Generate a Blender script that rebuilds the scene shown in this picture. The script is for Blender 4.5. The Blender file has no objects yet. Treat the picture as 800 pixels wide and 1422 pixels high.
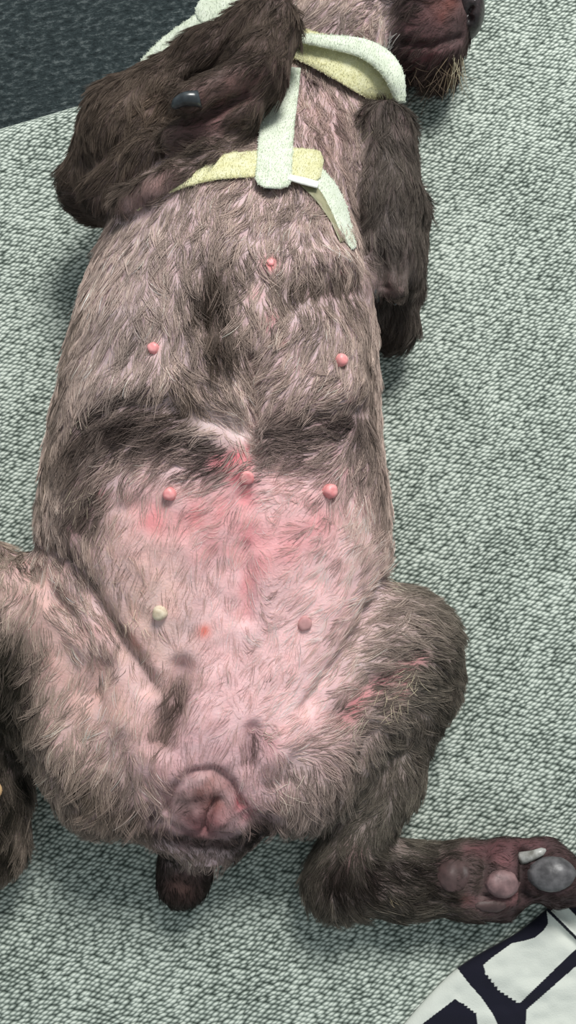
import bpy, math, random
import numpy as np
from mathutils import Vector, Matrix
from mathutils.bvhtree import BVHTree
from mathutils.kdtree import KDTree

# ------------------------------------------------------------------ camera, light, exposure
S = 0.00036                      # metres per design unit (one unit = one pixel of the photo on the cushion)
FW, FH = 800, 1422
FOC = 1231.0                     # focal length in pixels
TILT = math.radians(9.0)
scene = bpy.context.scene
COL = scene.collection
CAM = np.array([0.0, -FOC * math.sin(TILT), FOC * math.cos(TILT)])

cam_data = bpy.data.cameras.new('camera')
cam_data.sensor_fit = 'VERTICAL'
cam_data.sensor_height = 24.0
cam_data.lens = 24.0 * FOC / FH
cam_data.clip_start = 0.01
cam = bpy.data.objects.new('camera', cam_data)
COL.objects.link(cam)
cam.location = Vector(CAM * S)
cam.rotation_euler = (TILT, 0, 0)
scene.camera = cam

world = bpy.data.worlds.new('room_light')
scene.world = world
world.use_nodes = True
world.node_tree.nodes['Background'].inputs[0].default_value = (0.86, 0.96, 1.0, 1)
world.node_tree.nodes['Background'].inputs[1].default_value = 0.42

def area_light(name, loc, target, size, power, color):
    ld = bpy.data.lights.new(name, 'AREA')
    ld.shape = 'SQUARE'; ld.size = size; ld.energy = power; ld.color = color
    o = bpy.data.objects.new(name, ld); COL.objects.link(o)
    o.location = loc
    o.rotation_euler = (Vector(target) - Vector(loc)).to_track_quat('-Z', 'Y').to_euler()
    return o
area_light('ceiling_light', (0.38, 1.1, 1.45), (0, -0.05, 0), 0.5, 37.0, (1.0, 0.985, 0.95))

scene.view_settings.view_transform = 'Standard'
scene.view_settings.look = 'None'
scene.view_settings.gamma = 1.0
scene.view_settings.use_curve_mapping = False
scene.view_settings.exposure = 0.0

rng = np.random.default_rng(7)
random.seed(7)

# ------------------------------------------------------------------ helpers
def lin(c):
    c = np.asarray(c, float) / 255.0
    return np.where(c <= 0.04045, c / 12.92, ((c + 0.055) / 1.055) ** 2.4)

CT, ST = math.cos(TILT), math.sin(TILT)
def ray(px, py):
    x = (px - FW / 2) / FOC; y = -(py - FH / 2) / FOC
    return np.array([x, y * CT + ST, y * ST - CT])
def W(px, py, z):
    d = ray(px, py)
    t = (z - CAM[2]) / d[2]
    return CAM + d * t
def depth(p):
    v = np.asarray(p, float) - CAM
    return v[..., 1] * ST - v[..., 2] * CT
def R(px, py, z, r):
    return r * depth(W(px, py, z)) / FOC
def project(P):
    v = np.asarray(P, float) - CAM
    dz = v[..., 1] * ST - v[..., 2] * CT
    return np.stack([FW / 2 + FOC * v[..., 0] / dz, FH / 2 - FOC * (v[..., 1] * CT + v[..., 2] * ST) / dz], -1)

def mesh_obj(name, verts, faces, mat, parent=None, smooth=True, unit=S):
    me = bpy.data.meshes.new(name)
    v = np.asarray(verts, float) * unit
    me.from_pydata(v.tolist(), [], faces if isinstance(faces, list) else faces.tolist())
    me.update()
    if smooth:
        me.polygons.foreach_set('use_smooth', np.ones(len(me.polygons), bool))
    if mat: me.materials.append(mat)
    o = bpy.data.objects.new(name, me); COL.objects.link(o)
    if parent: o.parent = parent
    return o
def set_color(me, name, cols):
    a = me.attributes.new(name, 'FLOAT_COLOR', 'POINT')
    c = np.ones((len(cols), 4), np.float32); c[:, :3] = cols
    a.data.foreach_set('color', c.ravel())
def tag(o, label=None, cat=None, group=None, kind=None):
    if label: o['label'] = label
    if cat: o['category'] = cat
    if group: o['group'] = group
    if kind: o['kind'] = kind
    return o
def empty(name, loc):
    o = bpy.data.objects.new(name, None); COL.objects.link(o)
    o.empty_display_size = 0.02
    o.location = loc
    return o
def adopt(child, parent):
    child.parent = parent
    child.matrix_parent_inverse = Matrix.Translation(-Vector(parent.location))

# ------------------------------------------------------------------ materials
def new_mat(name):
    m = bpy.data.materials.new(name); m.use_nodes = True
    nt = m.node_tree
    return m, nt, nt.nodes['Principled BSDF']
def nd(nt, t, **kw):
    n = nt.nodes.new(t)
    for k, v in kw.items(): setattr(n, k, v)
    return n
def ramp(nt, fac, stops):
    n = nd(nt, 'ShaderNodeValToRGB')
    e = n.color_ramp.elements
    while len(e) < len(stops): e.new(0.5)
    for el, (p, c) in zip(e, stops):
        el.position = p; el.color = (*lin(c), 1)
    nt.links.new(fac, n.inputs[0])
    return n.outputs[0]
def bump(nt, bsdf, height, strength, dist):
    b = nd(nt, 'ShaderNodeBump'); b.inputs['Strength'].default_value = strength; b.inputs['Distance'].default_value = dist
    nt.links.new(height, b.inputs['Height']); nt.links.new(b.outputs[0], bsdf.inputs['Normal'])
    return b

def weave_material():
    m, nt, b = new_mat('grey_woven_fabric'); L = nt.links.new
    tc = nd(nt, 'ShaderNodeTexCoord')
    # gentle irregularity of the threads
    nz = nd(nt, 'ShaderNodeTexNoise'); nz.inputs['Scale'].default_value = 45.0; nz.inputs['Detail'].default_value = 1.0
    L(tc.outputs['Object'], nz.inputs['Vector'])
    sub = nd(nt, 'ShaderNodeVectorMath', operation='SUBTRACT'); sub.inputs[1].default_value = (.5, .5, .5)
    L(nz.outputs['Color'], sub.inputs[0])
    scl = nd(nt, 'ShaderNodeVectorMath', operation='SCALE'); scl.inputs['Scale'].default_value = 0.0035
    L(sub.outputs[0], scl.inputs[0])
    add = nd(nt, 'ShaderNodeVectorMath', operation='ADD')
    L(tc.outputs['Object'], add.inputs[0]); L(scl.outputs[0], add.inputs[1])
    mp = nd(nt, 'ShaderNodeMapping', vector_type='TEXTURE')
    mp.inputs['Rotation'].default_value = (0, 0, math.radians(42))
    mp.inputs['Scale'].default_value = (7.7 * S, 4.9 * S, 1)
    L(add.outputs[0], mp.inputs['Vector'])
    sep = nd(nt, 'ShaderNodeSeparateXYZ'); L(mp.outputs[0], sep.inputs[0])
    ma = nd(nt, 'ShaderNodeMath', operation='MULTIPLY_ADD'); ma.inputs[1].default_value = 0.5
    L(sep.outputs[1], ma.inputs[0]); L(sep.outputs[0], ma.inputs[2])
    com = nd(nt, 'ShaderNodeCombineXYZ'); L(ma.outputs[0], com.inputs[0]); L(sep.outputs[1], com.inputs[1])
    vo = nd(nt, 'ShaderNodeTexVoronoi', voronoi_dimensions='2D'); vo.inputs['Scale'].default_value = 1.0
    vo.inputs['Randomness'].default_value = 0.42
    L(com.outputs[0], vo.inputs['Vector'])
    # every thread loop its own tone
    sc = nd(nt, 'ShaderNodeSeparateColor'); L(vo.outputs['Color'], sc.inputs[0])
    m2 = nd(nt, 'ShaderNodeMath', operation='MULTIPLY_ADD'); m2.inputs[1].default_value = 0.22
    L(sc.outputs[0], m2.inputs[0]); L(vo.outputs['Distance'], m2.inputs[2])
    big = nd(nt, 'ShaderNodeTexNoise'); big.inputs['Scale'].default_value = 26.0; big.inputs['Detail'].default_value = 4.0
    L(tc.outputs['Object'], big.inputs['Vector'])
    m3 = nd(nt, 'ShaderNodeMath', operation='MULTIPLY_ADD'); m3.inputs[1].default_value = 0.30
    L(big.outputs['Fac'], m3.inputs[0]); L(m2.outputs[0], m3.inputs[2])
    c = ramp(nt, m3.outputs[0], [(0.25, (222, 229, 219)), (0.48, (190, 199, 189)), (0.70, (128, 138, 130)), (0.98, (60, 69, 63))])
    L(c, b.inputs['Base Color'])
    b.inputs['Roughness'].default_value = 0.92
    b.inputs['Specular IOR Level'].default_value = 0.15
    inv = nd(nt, 'ShaderNodeMath', operation='SUBTRACT'); inv.inputs[0].default_value = 1.0; L(vo.outputs['Distance'], inv.inputs[1])
    bump(nt, b, inv.outputs[0], 0.55, 0.0012)
    return m

def carpet_material():
    m, nt, b = new_mat('dark_charcoal_carpet'); L = nt.links.new
    tc = nd(nt, 'ShaderNodeTexCoord')
    mp = nd(nt, 'ShaderNodeMapping', vector_type='TEXTURE'); mp.inputs['Rotation'].default_value = (0, 0, math.radians(14))
    mp.inputs['Scale'].default_value = (0.0075, 0.0038, 0.005)
    L(tc.outputs['Object'], mp.inputs['Vector'])
    n = nd(nt, 'ShaderNodeTexNoise'); n.inputs['Scale'].default_value = 1.0; n.inputs['Detail'].default_value = 5; n.inputs['Roughness'].default_value = 0.75
    L(mp.outputs[0], n.inputs['Vector'])
    c = ramp(nt, n.outputs['Fac'], [(0.30, (26, 34, 36)), (0.52, (58, 68, 70)), (0.70, (118, 126, 126))])
    L(c, b.inputs['Base Color'])
    b.inputs['Roughness'].default_value = 0.95; b.inputs['Specular IOR Level'].default_value = 0.2
    bump(nt, b, n.outputs['Fac'], 0.9, 0.006)
    return m

def attr_material(name, attr, rough, spec, noise_scale=None, bump_d=0.0, sheen=0.0, sss=0.0, strength=0.5):
    m, nt, b = new_mat(name); L = nt.links.new
    a = nd(nt, 'ShaderNodeAttribute', attribute_name=attr)
    L(a.outputs['Color'], b.inputs['Base Color'])
    b.inputs['Roughness'].default_value = rough; b.inputs['Specular IOR Level'].default_value = spec
    if sheen: b.inputs['Sheen Weight'].default_value = sheen
    if sss:
        b.inputs['Subsurface Weight'].default_value = sss
        b.inputs['Subsurface Radius'].default_value = (0.004, 0.0016, 0.001)
        b.inputs['Subsurface Scale'].default_value = 0.5
    if noise_scale:
        tc = nd(nt, 'ShaderNodeTexCoord')
        n = nd(nt, 'ShaderNodeTexNoise'); n.inputs['Scale'].default_value = noise_scale; n.inputs['Detail'].default_value = 3
        L(tc.outputs['Object'], n.inputs['Vector'])
        bump(nt, b, n.outputs['Fac'], strength, bump_d)
    return m

def plain_material(name, c1, c2, scale, rough, spec=0.4, bump_d=0.0, sheen=0.0, metallic=0.0):
    m, nt, b = new_mat(name); L = nt.links.new
    tc = nd(nt, 'ShaderNodeTexCoord')
    n = nd(nt, 'ShaderNodeTexNoise'); n.inputs['Scale'].default_value = scale; n.inputs['Detail'].default_value = 4
    L(tc.outputs['Object'], n.inputs['Vector'])
    L(ramp(nt, n.outputs['Fac'], [(0.35, c1), (0.65, c2)]), b.inputs['Base Color'])
    b.inputs['Roughness'].default_value = rough; b.inputs['Specular IOR Level'].default_value = spec
    b.inputs['Metallic'].default_value = metallic
    if sheen: b.inputs['Sheen Weight'].default_value = sheen
    if bump_d: bump(nt, b, n.outputs['Fac'], 0.6, bump_d)
    return m

# ------------------------------------------------------------------ setting: cushion and dark carpet
FLOOR_Z = -0.16
e0, e1 = W(0, 168, 0), W(140, 127, 0)
ed = (e1 - e0); ed[2] = 0; ed /= np.linalg.norm(ed)
en = np.array([-ed[1], ed[0], 0.0])              # outwards, away from the cushion
def build_cushion():
    A, B, rb = 2600.0, 2400.0, 26.0              # half width, length towards the viewer, edge roundness (units)
    th = -FLOOR_Z / S
    prof = [(-B, 0.0)]
    prof += [(-B + B * k / 14, 0.0) for k in range(1, 14)]
    prof += [(-rb + rb * math.sin(a), -rb + rb * math.cos(a)) for a in np.linspace(0, math.pi / 2, 9)]
    prof += [(2.0, -rb - (th - 2 * rb) * 0.5)]
    prof += [(-rb + rb * math.cos(a), -th + rb - rb * math.sin(a)) for a in np.linspace(0, math.pi / 2, 5)]
    prof += [(-B, -th)]
    n = len(prof); xs = np.linspace(-A, A, 9)
    V = []; F = []
    for x in xs:
        for o_, z in prof:
            p = e0 + ed * x + en * o_
            V.append((p[0], p[1], z))
    for i in range(len(xs) - 1):
        for j in range(n):
            F.append((i * n + j, i * n + (j + 1) % n, (i + 1) * n + (j + 1) % n, (i + 1) * n + j))
    F.append(tuple(range(n))); F.append(tuple(reversed(range((len(xs) - 1) * n, len(xs) * n))))
    o = mesh_obj('sofa_cushion', V, F, weave_material(), smooth=True)
    o.data.update()
    m = o.modifiers.new('wn', 'WEIGHTED_NORMAL')
    tag(o, 'wide pale grey woven sofa cushion that the dog lies on', 'cushion')
    # piped seam that runs round the lower edge of the front
    return o
cushion = build_cushion()
fl = mesh_obj('floor', [(-6000, -6000, FLOOR_Z / S), (6000, -6000, FLOOR_Z / S), (6000, 6000, FLOOR_Z / S), (-6000, 6000, FLOOR_Z / S)], [(0, 1, 2, 3)], carpet_material(), smooth=False)
tag(fl, 'dark charcoal carpet beyond the edge of the grey cushion', 'carpet', kind='structure')

# ------------------------------------------------------------------ signed distance modelling
def smin(a, b, k):
    h = np.clip(0.5 + 0.5 * (b - a) / k, 0, 1)
    return b + (a - b) * h - k * h * (1 - h)
class Cone:
    def __init__(s, a, b, flat=1.0):
        (x0, y0, z0, r0), (x1, y1, z1, r1) = a, b
        s.a = W(x0, y0, z0); s.b = W(x1, y1, z1)
        s.r0 = R(x0, y0, z0, r0); s.r1 = R(x1, y1, z1, r1)
        m = max(s.r0, s.r1)
        s.lo = np.minimum(s.a, s.b) - m; s.hi = np.maximum(s.a, s.b) + m
    def __call__(s, X, Y, Z):
        ab = s.b - s.a; L2 = float(ab @ ab) + 1e-9
        t = np.clip(((X - s.a[0]) * ab[0] + (Y - s.a[1]) * ab[1] + (Z - s.a[2]) * ab[2]) / L2, 0, 1)
        d = np.sqrt((X - s.a[0] - t * ab[0]) ** 2 + (Y - s.a[1] - t * ab[1]) ** 2 + (Z - s.a[2] - t * ab[2]) ** 2)
        return d - (s.r0 + (s.r1 - s.r0) * t)
class Ell:
    def __init__(s, px, py, z, rx, ry, rz, rot=0.0):
        s.c = W(px, py, z); k = depth(s.c) / FOC
        s.r = np.array([rx * k, ry * k, rz]); s.rot = math.radians(rot)
        m = max(s.r); s.lo = s.c - m; s.hi = s.c + m
    def __call__(s, X, Y, Z):
        c, n = math.cos(s.rot), math.sin(s.rot)
        x, y, z = X - s.c[0], Y - s.c[1], Z - s.c[2]
        x, y = x * c + y * n, -x * n + y * c
        k0 = np.sqrt((x / s.r[0]) ** 2 + (y / s.r[1]) ** 2 + (z / s.r[2]) ** 2) + 1e-6
        k1 = np.sqrt((x / s.r[0] ** 2) ** 2 + (y / s.r[1] ** 2) ** 2 + (z / s.r[2] ** 2) ** 2) + 1e-9
        return k0 * (k0 - 1) / k1
class Trunk:
    def __init__(s, rows):
        ys, cs, ws, zs, hs = [], [], [], [], []
        for py, xl, xr, zc, h in rows:
            zz = zc + 0.25 * h
            a, b = W(xl, py, zz), W(xr, py, zz)
            ys.append(a[1]); cs.append((a[0] + b[0]) / 2); ws.append((b[0] - a[0]) / 2); zs.append(zc); hs.append(h)
        o = np.argsort(ys); ys = np.array(ys)[o]
        g = np.linspace(ys[0], ys[-1], 500); s.g = g
        ker = np.exp(-0.5 * (np.arange(-20, 21) / 8.0) ** 2); ker /= ker.sum()
        f = lambda v: np.convolve(np.pad(np.interp(g, ys, np.array(v)[o]), 20, mode='edge'), ker, 'valid')
        s.cx, s.w, s.zc, s.h = f(cs), f(ws), f(zs), f(hs)
        s.lo = np.array([(s.cx - s.w).min(), g[0] - 5, 0]); s.hi = np.array([(s.cx + s.w).max(), g[-1] + 5, (s.zc + s.h).max()])
    def __call__(s, X, Y, Z):
        i = lambda a: np.interp(Y, s.g, a)
        c, w, zc, h = i(s.cx), i(s.w), i(s.zc), i(s.h)
        n = 2.25
        r = (np.abs((X - c) / w) ** n + np.abs((Z - zc) / h) ** n) ** (1 / n)
        d = (r - 1) * np.minimum(w, h)
        e = np.maximum(s.g[0] - Y, Y - s.g[-1])
        return np.maximum(d, e)
def chain(*pts):
    return [Cone(a, b) for a, b in zip(pts[:-1], pts[1:])]

def surface_nets(D, org, h):
    nx, ny, nz = D.shape
    ins = D < 0
    cnt = np.zeros((nx - 1, ny - 1, nz - 1), np.int8)
    for i in (0, 1):
        for j in (0, 1):
            for k in (0, 1):
                cnt += ins[i:nx - 1 + i, j:ny - 1 + j, k:nz - 1 + k]
    act = (cnt > 0) & (cnt < 8)
    I, J, K = np.nonzero(act)
    idx = np.full(act.shape, -1, np.int64); idx[I, J, K] = np.arange(len(I))
    acc = np.zeros((len(I), 3)); num = np.zeros(len(I))
    corners = [(i, j, k) for i in (0, 1) for j in (0, 1) for k in (0, 1)]
    for a in corners:
        for ax in range(3):
            if a[ax]: continue
            b = list(a); b[ax] = 1
            da = D[I + a[0], J + a[1], K + a[2]]; db = D[I + b[0], J + b[1], K + b[2]]
            m = (da < 0) != (db < 0)
            t = np.where(m, da / np.where(m, da - db, 1), 0)
            p = np.tile(np.array(a, float), (len(I), 1)); p[:, ax] += t
            acc[m] += p[m]; num[m] += 1
    V = org + h * (np.stack([I, J, K], 1) + acc / num[:, None])
    quads = []
    for ax in range(3):
        sl0 = [slice(None)] * 3; sl1 = [slice(None)] * 3
        sl0[ax] = slice(0, -1); sl1[ax] = slice(1, None)
        A = ins[tuple(sl0)]; B = ins[tuple(sl1)]
        e = np.stack(np.nonzero(A != B), 1)
        u, v = (ax + 1) % 3, (ax + 2) % 3
        ok = (e[:, u] > 0) & (e[:, v] > 0) & (e[:, u] < D.shape[u] - 1) & (e[:, v] < D.shape[v] - 1)
        e = e[ok]
        def cell(du, dv):
            c = e.copy(); c[:, u] -= du; c[:, v] -= dv
            return idx[c[:, 0], c[:, 1], c[:, 2]]
        q = np.stack([cell(0, 0), cell(1, 0), cell(1, 1), cell(0, 1)], 1)
        flip = ~A[e[:, 0], e[:, 1], e[:, 2]]
        q[flip] = q[flip][:, ::-1]
        quads.append(q)
    return V, np.concatenate(quads)

def sdf_mesh(groups, h, kjoin, floor=None):
    lo = np.min([p.lo for g in groups for p in g['p']], 0) - 12; hi = np.max([p.hi for g in groups for p in g['p']], 0) + 12
    if floor is not None: lo[2] = floor - 8
    n = np.ceil((hi - lo) / h).astype(int) + 1
    D = np.full(n, 1e3, np.float32)
    ax = [lo[i] + h * np.arange(n[i]) for i in range(3)]
    for g in groups:
        G = np.full(n, 1e3, np.float32)
        glo, ghi = np.full(3, 10**9), np.zeros(3, int)
        for p in g['p']:
            k = g['k']
            a = np.clip(np.floor((p.lo - k - 15 - lo) / h).astype(int), 0, n); b = np.clip(np.ceil((p.hi + k + 15 - lo) / h).astype(int) + 1, 0, n)
            X, Y, Z = ax[0][a[0]:b[0], None, None], ax[1][None, a[1]:b[1], None], ax[2][None, None, a[2]:b[2]]
            sl = tuple(slice(a[i], b[i]) for i in range(3))
            G[sl] = smin(G[sl], p(X, Y, Z).astype(np.float32), k)
            glo = np.minimum(glo, a); ghi = np.maximum(ghi, b)
        sl = tuple(slice(glo[i], ghi[i]) for i in range(3))
        D[sl] = smin(D[sl], G[sl], g.get('join', kjoin))
    if floor is not None:
        D = np.maximum(D, (floor - ax[2])[None, None, :].astype(np.float32))
    V, Q = surface_nets(D, lo, h)
    return V, Q
def group_weights(groups, V, soft):
    w = []
    for g in groups:
        d = None
        for p in g['p']:
            e = p(V[:, 0], V[:, 1], V[:, 2])
            d = e if d is None else smin(d, e, g['k'])
        w.append(d)
    w = np.stack(w, 1); w = np.exp(-(w - w.min(1, keepdims=True)) / soft)
    return w / w.sum(1, keepdims=True)
def tri_of(Q):
    return np.concatenate([Q[:, [0, 1, 2]], Q[:, [0, 2, 3]]])
def normals(V, Q):
    N = np.zeros_like(V)
    fn = np.cross(V[Q[:, 2]] - V[Q[:, 0]], V[Q[:, 3]] - V[Q[:, 1]])
    for i in range(4): np.add.at(N, Q[:, i], fn)
    return N / (np.linalg.norm(N, axis=1, keepdims=True) + 1e-9)
def relax(V, Q, it, lam=0.5):
    E = np.concatenate([Q[:, [0, 1]], Q[:, [1, 2]], Q[:, [2, 3]], Q[:, [3, 0]]])
    deg = np.zeros(len(V)); np.add.at(deg, E[:, 0], 1); np.add.at(deg, E[:, 1], 1)
    for i in range(it):
        for l in (lam, -lam * 1.03):
            A = np.zeros_like(V); np.add.at(A, E[:, 0], V[E[:, 1]]); np.add.at(A, E[:, 1], V[E[:, 0]])
            V = V + l * (A / deg[:, None] - V)
    return V
def vnoise(P, scale, seed):
    """smooth value noise, numpy"""
    p = P / scale; i = np.floor(p).astype(np.int64); f = p - i; f = f * f * (3 - 2 * f)
    def hsh(a):
        n = (a[:, 0] * 73856093) ^ (a[:, 1] * 19349663) ^ (a[:, 2] * 83492791) ^ (seed * 2654435761)
        n = (n ^ (n >> 13)) * 1274126177 & 0x7fffffff
        n = (n ^ (n >> 16)) & 0xffff
        return n / 32767.5 - 1
    r = np.zeros(len(P))
    for dx in (0, 1):
        for dy in (0, 1):
            for dz in (0, 1):
                w = (f[:, 0] if dx else 1 - f[:, 0]) * (f[:, 1] if dy else 1 - f[:, 1]) * (f[:, 2] if dz else 1 - f[:, 2])
                r += w * hsh(i + np.array([dx, dy, dz]))
    return r

def make_bvh(V, Q):
    return BVHTree.FromPolygons([tuple(v) for v in V], Q.tolist())
def cast(bv, px, py):
    d = ray(px, py); hit = bv.ray_cast(Vector(CAM), Vector(d).normalized())
    if hit[0] is None:
        return None, None
    return np.array(hit[0]), np.array(hit[1])

# ------------------------------------------------------------------ the dog: body
TORSO, LFORE, RFORE, LHIND, RHIND, HEAD, TAIL, REAR = range(8)
trunk = Trunk([
    (170, 330, 470, 95, 60), (215, 225, 500, 115, 100), (260, 178, 500, 128, 122), (310, 150, 498, 138, 136), (400, 112, 522, 150, 150), (500, 84, 528, 155, 154),
    (600, 62, 530, 152, 150), (700, 48, 545, 146, 144), (780, 42, 545, 138, 136), (860, 52, 522, 128, 126), (950, 75, 490, 120, 116),
    (1050, 95, 445, 110, 106), (1120, 140, 405, 98, 90), (1165, 190, 370, 85, 66), (1195, 250, 320, 72, 30)])
groups = [None] * 8
groups[TORSO] = dict(k=45, p=[trunk,
    Cone((425, 250, 120, 95), (450, 110, 110, 66)), Cone((450, 110, 110, 66), (470, 20, 100, 74)),
    Cone((300, 330, 190, 100), (345, 500, 205, 100))])
Vt, Qt = sdf_mesh([groups[TORSO]], 5.0, 12, floor=1.5)          # chest alone, to seat the harness and skin folds on
bt = make_bvh(Vt, Qt)
def on_torso(x, y, off):
    p, _n = cast(bt, x, y)
    return p[2] + off if p is not None else 60 + off
groups[LFORE] = dict(k=14, join=10, p=chain((128, 256, 135, 46), (190, 190, 170, 76), (292, 98, 215, 50), (372, 38, 240, 42))
    + chain((374, 42, 250, 40), (352, 105, 262, 42), (312, 165, 258, 30))
    + chain((345, 100, 285, 26), (264, 138, 300, 20)) + chain((335, 150, 268, 27), (245, 196, 258, 24))
    + chain((215, 215, 225, 30), (150, 270, 180, 36))
    + chain(*[(x, y, on_torso(x, y, o), r) for x, y, o, r in ((330, 188, 12, 18), (285, 216, 12, 15), (246, 243, 10, 14), (215, 264, 10, 15), (185, 280, 10, 17), (158, 288, 2, 20))]) + chain((140, 262, 120, 50), (250, 260, 110, 55)))
groups[RFORE] = dict(k=12, join=9, p=chain((531, 188, 165, 44), (536, 285, 165, 49), (540, 360, 155, 44))
    + chain((524, 325, 158, 24), (518, 393, 178, 18)) + chain((549, 325, 158, 24), (547, 398, 176, 19)) + chain((565, 325, 142, 22), (570, 384, 150, 18))
    + chain((552, 300, 95, 46), (552, 400, 75, 34), (546, 455, 58, 31)) + chain((548, 450, 62, 34), (470, 400, 110, 40)))
groups[LHIND] = dict(k=34, join=26, p=chain((160, 1070, 105, 88), (45, 890, 128, 98), (-35, 825, 140, 76))
    + chain((-45, 850, 120, 66), (-14, 990, 92, 52), (-6, 1110, 76, 40), (-10, 1172, 66, 38)) + chain((-10, 1174, 66, 38), (-150, 1225, 54, 42)))
groups[RHIND] = dict(k=26, join=22, p=chain((415, 1070, 105, 82), (545, 905, 105, 88)) + chain((558, 902, 100, 79), (570, 945, 88, 64), (533, 1075, 66, 50), (487, 1195, 52, 42), (470, 1226, 46, 42))
    + chain((474, 1224, 46, 44), (560, 1222, 44, 44), (640, 1220, 46, 46)) )
groups[RHIND]['p'] += []
PAW = dict(k=12, join=14, p=chain((640, 1220, 46, 48), (700, 1214, 46, 46)) + [Ell(668, 1240, 46, 60, 34, 34, 0)] + chain((655, 1248, 40, 24), (700, 1256, 40, 22))
    + chain((680, 1225, 66, 28), (706, 1226, 64, 24)) + chain((735, 1215, 46, 36), (770, 1212, 54, 38)) + chain((700, 1190, 56, 24), (760, 1180, 46, 18)) + chain((770, 1235, 40, 26), (830, 1225, 40, 26)))
groups[HEAD] = dict(k=30, join=24, p=[Ell(455, -70, 85, 105, 95, 82), Ell(520, -10, 78, 92, 78, 72)] + chain((545, 5, 74, 62), (596, 32, 66, 49), (611, 30, 66, 36)) + chain((560, 60, 58, 48), (602, 82, 50, 38))
    + chain((380, -80, 60, 40), (330, -20, 40, 34), (320, 10, 34, 20)))
groups[TAIL] = dict(k=14, join=12, p=chain((262, 1185, 58, 40), (254, 1222, 44, 38)))
groups[REAR] = dict(k=12, join=10, p=[Ell(284, 1118, 150, 50, 45, 44)])
groups.append(PAW)
V, Q = sdf_mesh(groups, 3.0, 12, floor=1.5)
V = relax(V, Q, 3)
GW = group_weights(groups, V, 6.0)
HIND_PAW = 8

def polyline_px(pts, step=7.0):
    out = []
    for (x0, y0), (x1, y1) in zip(pts[:-1], pts[1:]):
        n = max(1, int(math.hypot(x1 - x0, y1 - y0) / step))
        out += [(x0 + (x1 - x0) * i / n, y0 + (y1 - y0) * i / n) for i in range(n)]
    out.append(pts[-1])
    return out
def dab_dist(bv, V, pts, reach):
    P = [cast(bv, x, y)[0] for x, y in (polyline_px(pts, max(4.0, reach * 0.35)) if len(pts) > 1 else pts)]
    P = np.array([p for p in P if p is not None])
    if len(P) == 0: return np.array([], int), np.array([])
    k = float(depth(P.mean(0))) / FOC
    lo, hi = P.min(0) - reach * 3, P.max(0) + reach * 3
    idx = np.nonzero(np.all((V > lo) & (V < hi), axis=1))[0]
    d = np.full(len(idx), 1e9)
    for p in P: d = np.minimum(d, np.sum((V[idx] - p) ** 2, 1))
    return idx, np.sqrt(d) / k

bvh = make_bvh(V, Q)
N = normals(V, Q)
# soft folds, pits and ridges of skin: (points, width, height)
FOLDS = [
    ([(352, 500), (353, 560), (352, 625)], 11, -11), ([(112, 592), (165, 558), (240, 566), (330, 598)], 15, -7), ([(372, 600), (440, 588), (505, 566)], 15, -6),
    ([(150, 545), (240, 540)], 26, 6), ([(430, 555), (500, 530)], 24, 5),
    ([(352, 330), (356, 500)], 26, -5), ([(300, 370), (290, 450)], 24, -7), ([(400, 425), (450, 408), (505, 402)], 18, -4), ([(430, 370), (480, 360)], 22, 7),
    ([(45, 748), (105, 795), (150, 870), (205, 950)], 17, -14), ([(20, 800), (70, 850), (110, 890)], 18, 8),
    ([(75, 830), (115, 880)], 13, -7), ([(140, 925), (128, 965)], 17, -13), ([(250, 930), (243, 985), (222, 1030)], 17, -17),
    ([(180, 1000), (230, 1070)], 26, 9), ([(60, 1010), (110, 1080)], 24, 6),
    ([(352, 1015), (346, 1062)], 12, -10), ([(380, 1050), (420, 1010)], 24, 7),
    ([(530, 812), (500, 872), (470, 922), (425, 985)], 13, -9), ([(510, 950), (470, 1000)], 16, -7), ([(590, 905), (520, 955), (480, 1000)], 15, -6),
    ([(516, 1020), (495, 1085), (462, 1140)], 12, -10), ([(340, 760), (345, 860)], 10, -5), ([(300, 720), (260, 760)], 26, 4), ([(430, 740), (400, 800)], 28, 4),
    ([(200, 770), (215, 830)], 34, 6), ([(342, 662)], 10, 6), ([(340, 690)], 9, -3),
    ([(228, 1130), (236, 1096), (262, 1074), (296, 1070), (322, 1088), (336, 1120)], 6, -10), ([(300, 1112), (292, 1130), (285, 1156)], 5, -12), ([(236, 1146), (262, 1158), (318, 1160)], 6, -5),
    ([(276, 1130)], 12, 4), ([(306, 1140)], 12, 5), ([(262, 1105), (300, 1095)], 10, 3),
    ([(206, 1128), (216, 1142)], 11, -11), ([(345, 1135), (385, 1140)], 14, -9), ([(110, 735), (125, 700)], 16, -6),
    ([(560, 60), (600, 64), (641, 52)], 5, -7), ([(610, 75), (636, 66)], 9, 5), ([(245, 1226), (262, 1232)], 8, -5),
    ([(335, 40), (300, 85), (285, 100)], 10, -6), ([(255, 166), (300, 156), (345, 132)], 7, -12), ([(262, 112), (300, 92), (330, 60)], 9, -10), ([(250, 225), (330, 180)], 8, -6),
    ([(530, 345), (533, 400)], 6, -10), ([(558, 340), (560, 395)], 6, -9), ([(506, 345), (504, 385)], 7, -8), ([(640, 1180), (645, 1250)], 9, -5), ([(628, 1215)], 22, 5), ([(674, 1188), (668, 1248), (712, 1250)], 7, -8), ([(728, 1182), (730, 1250)], 8, -12),
]
for pts, w, amp in FOLDS:
    idx, d = dab_dist(bvh, V, pts, w)
    if len(idx): V[idx] += N[idx] * (amp * np.exp(-(d / w) ** 2))[:, None]
V += N * (1.6 * vnoise(V, 34, 1) + 0.9 * vnoise(V, 13, 2))[:, None]
V[:, 2] = np.maximum(V[:, 2], 1.0)
V = relax(V, Q, 2)
N = normals(V, Q)
bvh = make_bvh(V, Q)
VP = project(V)

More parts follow.
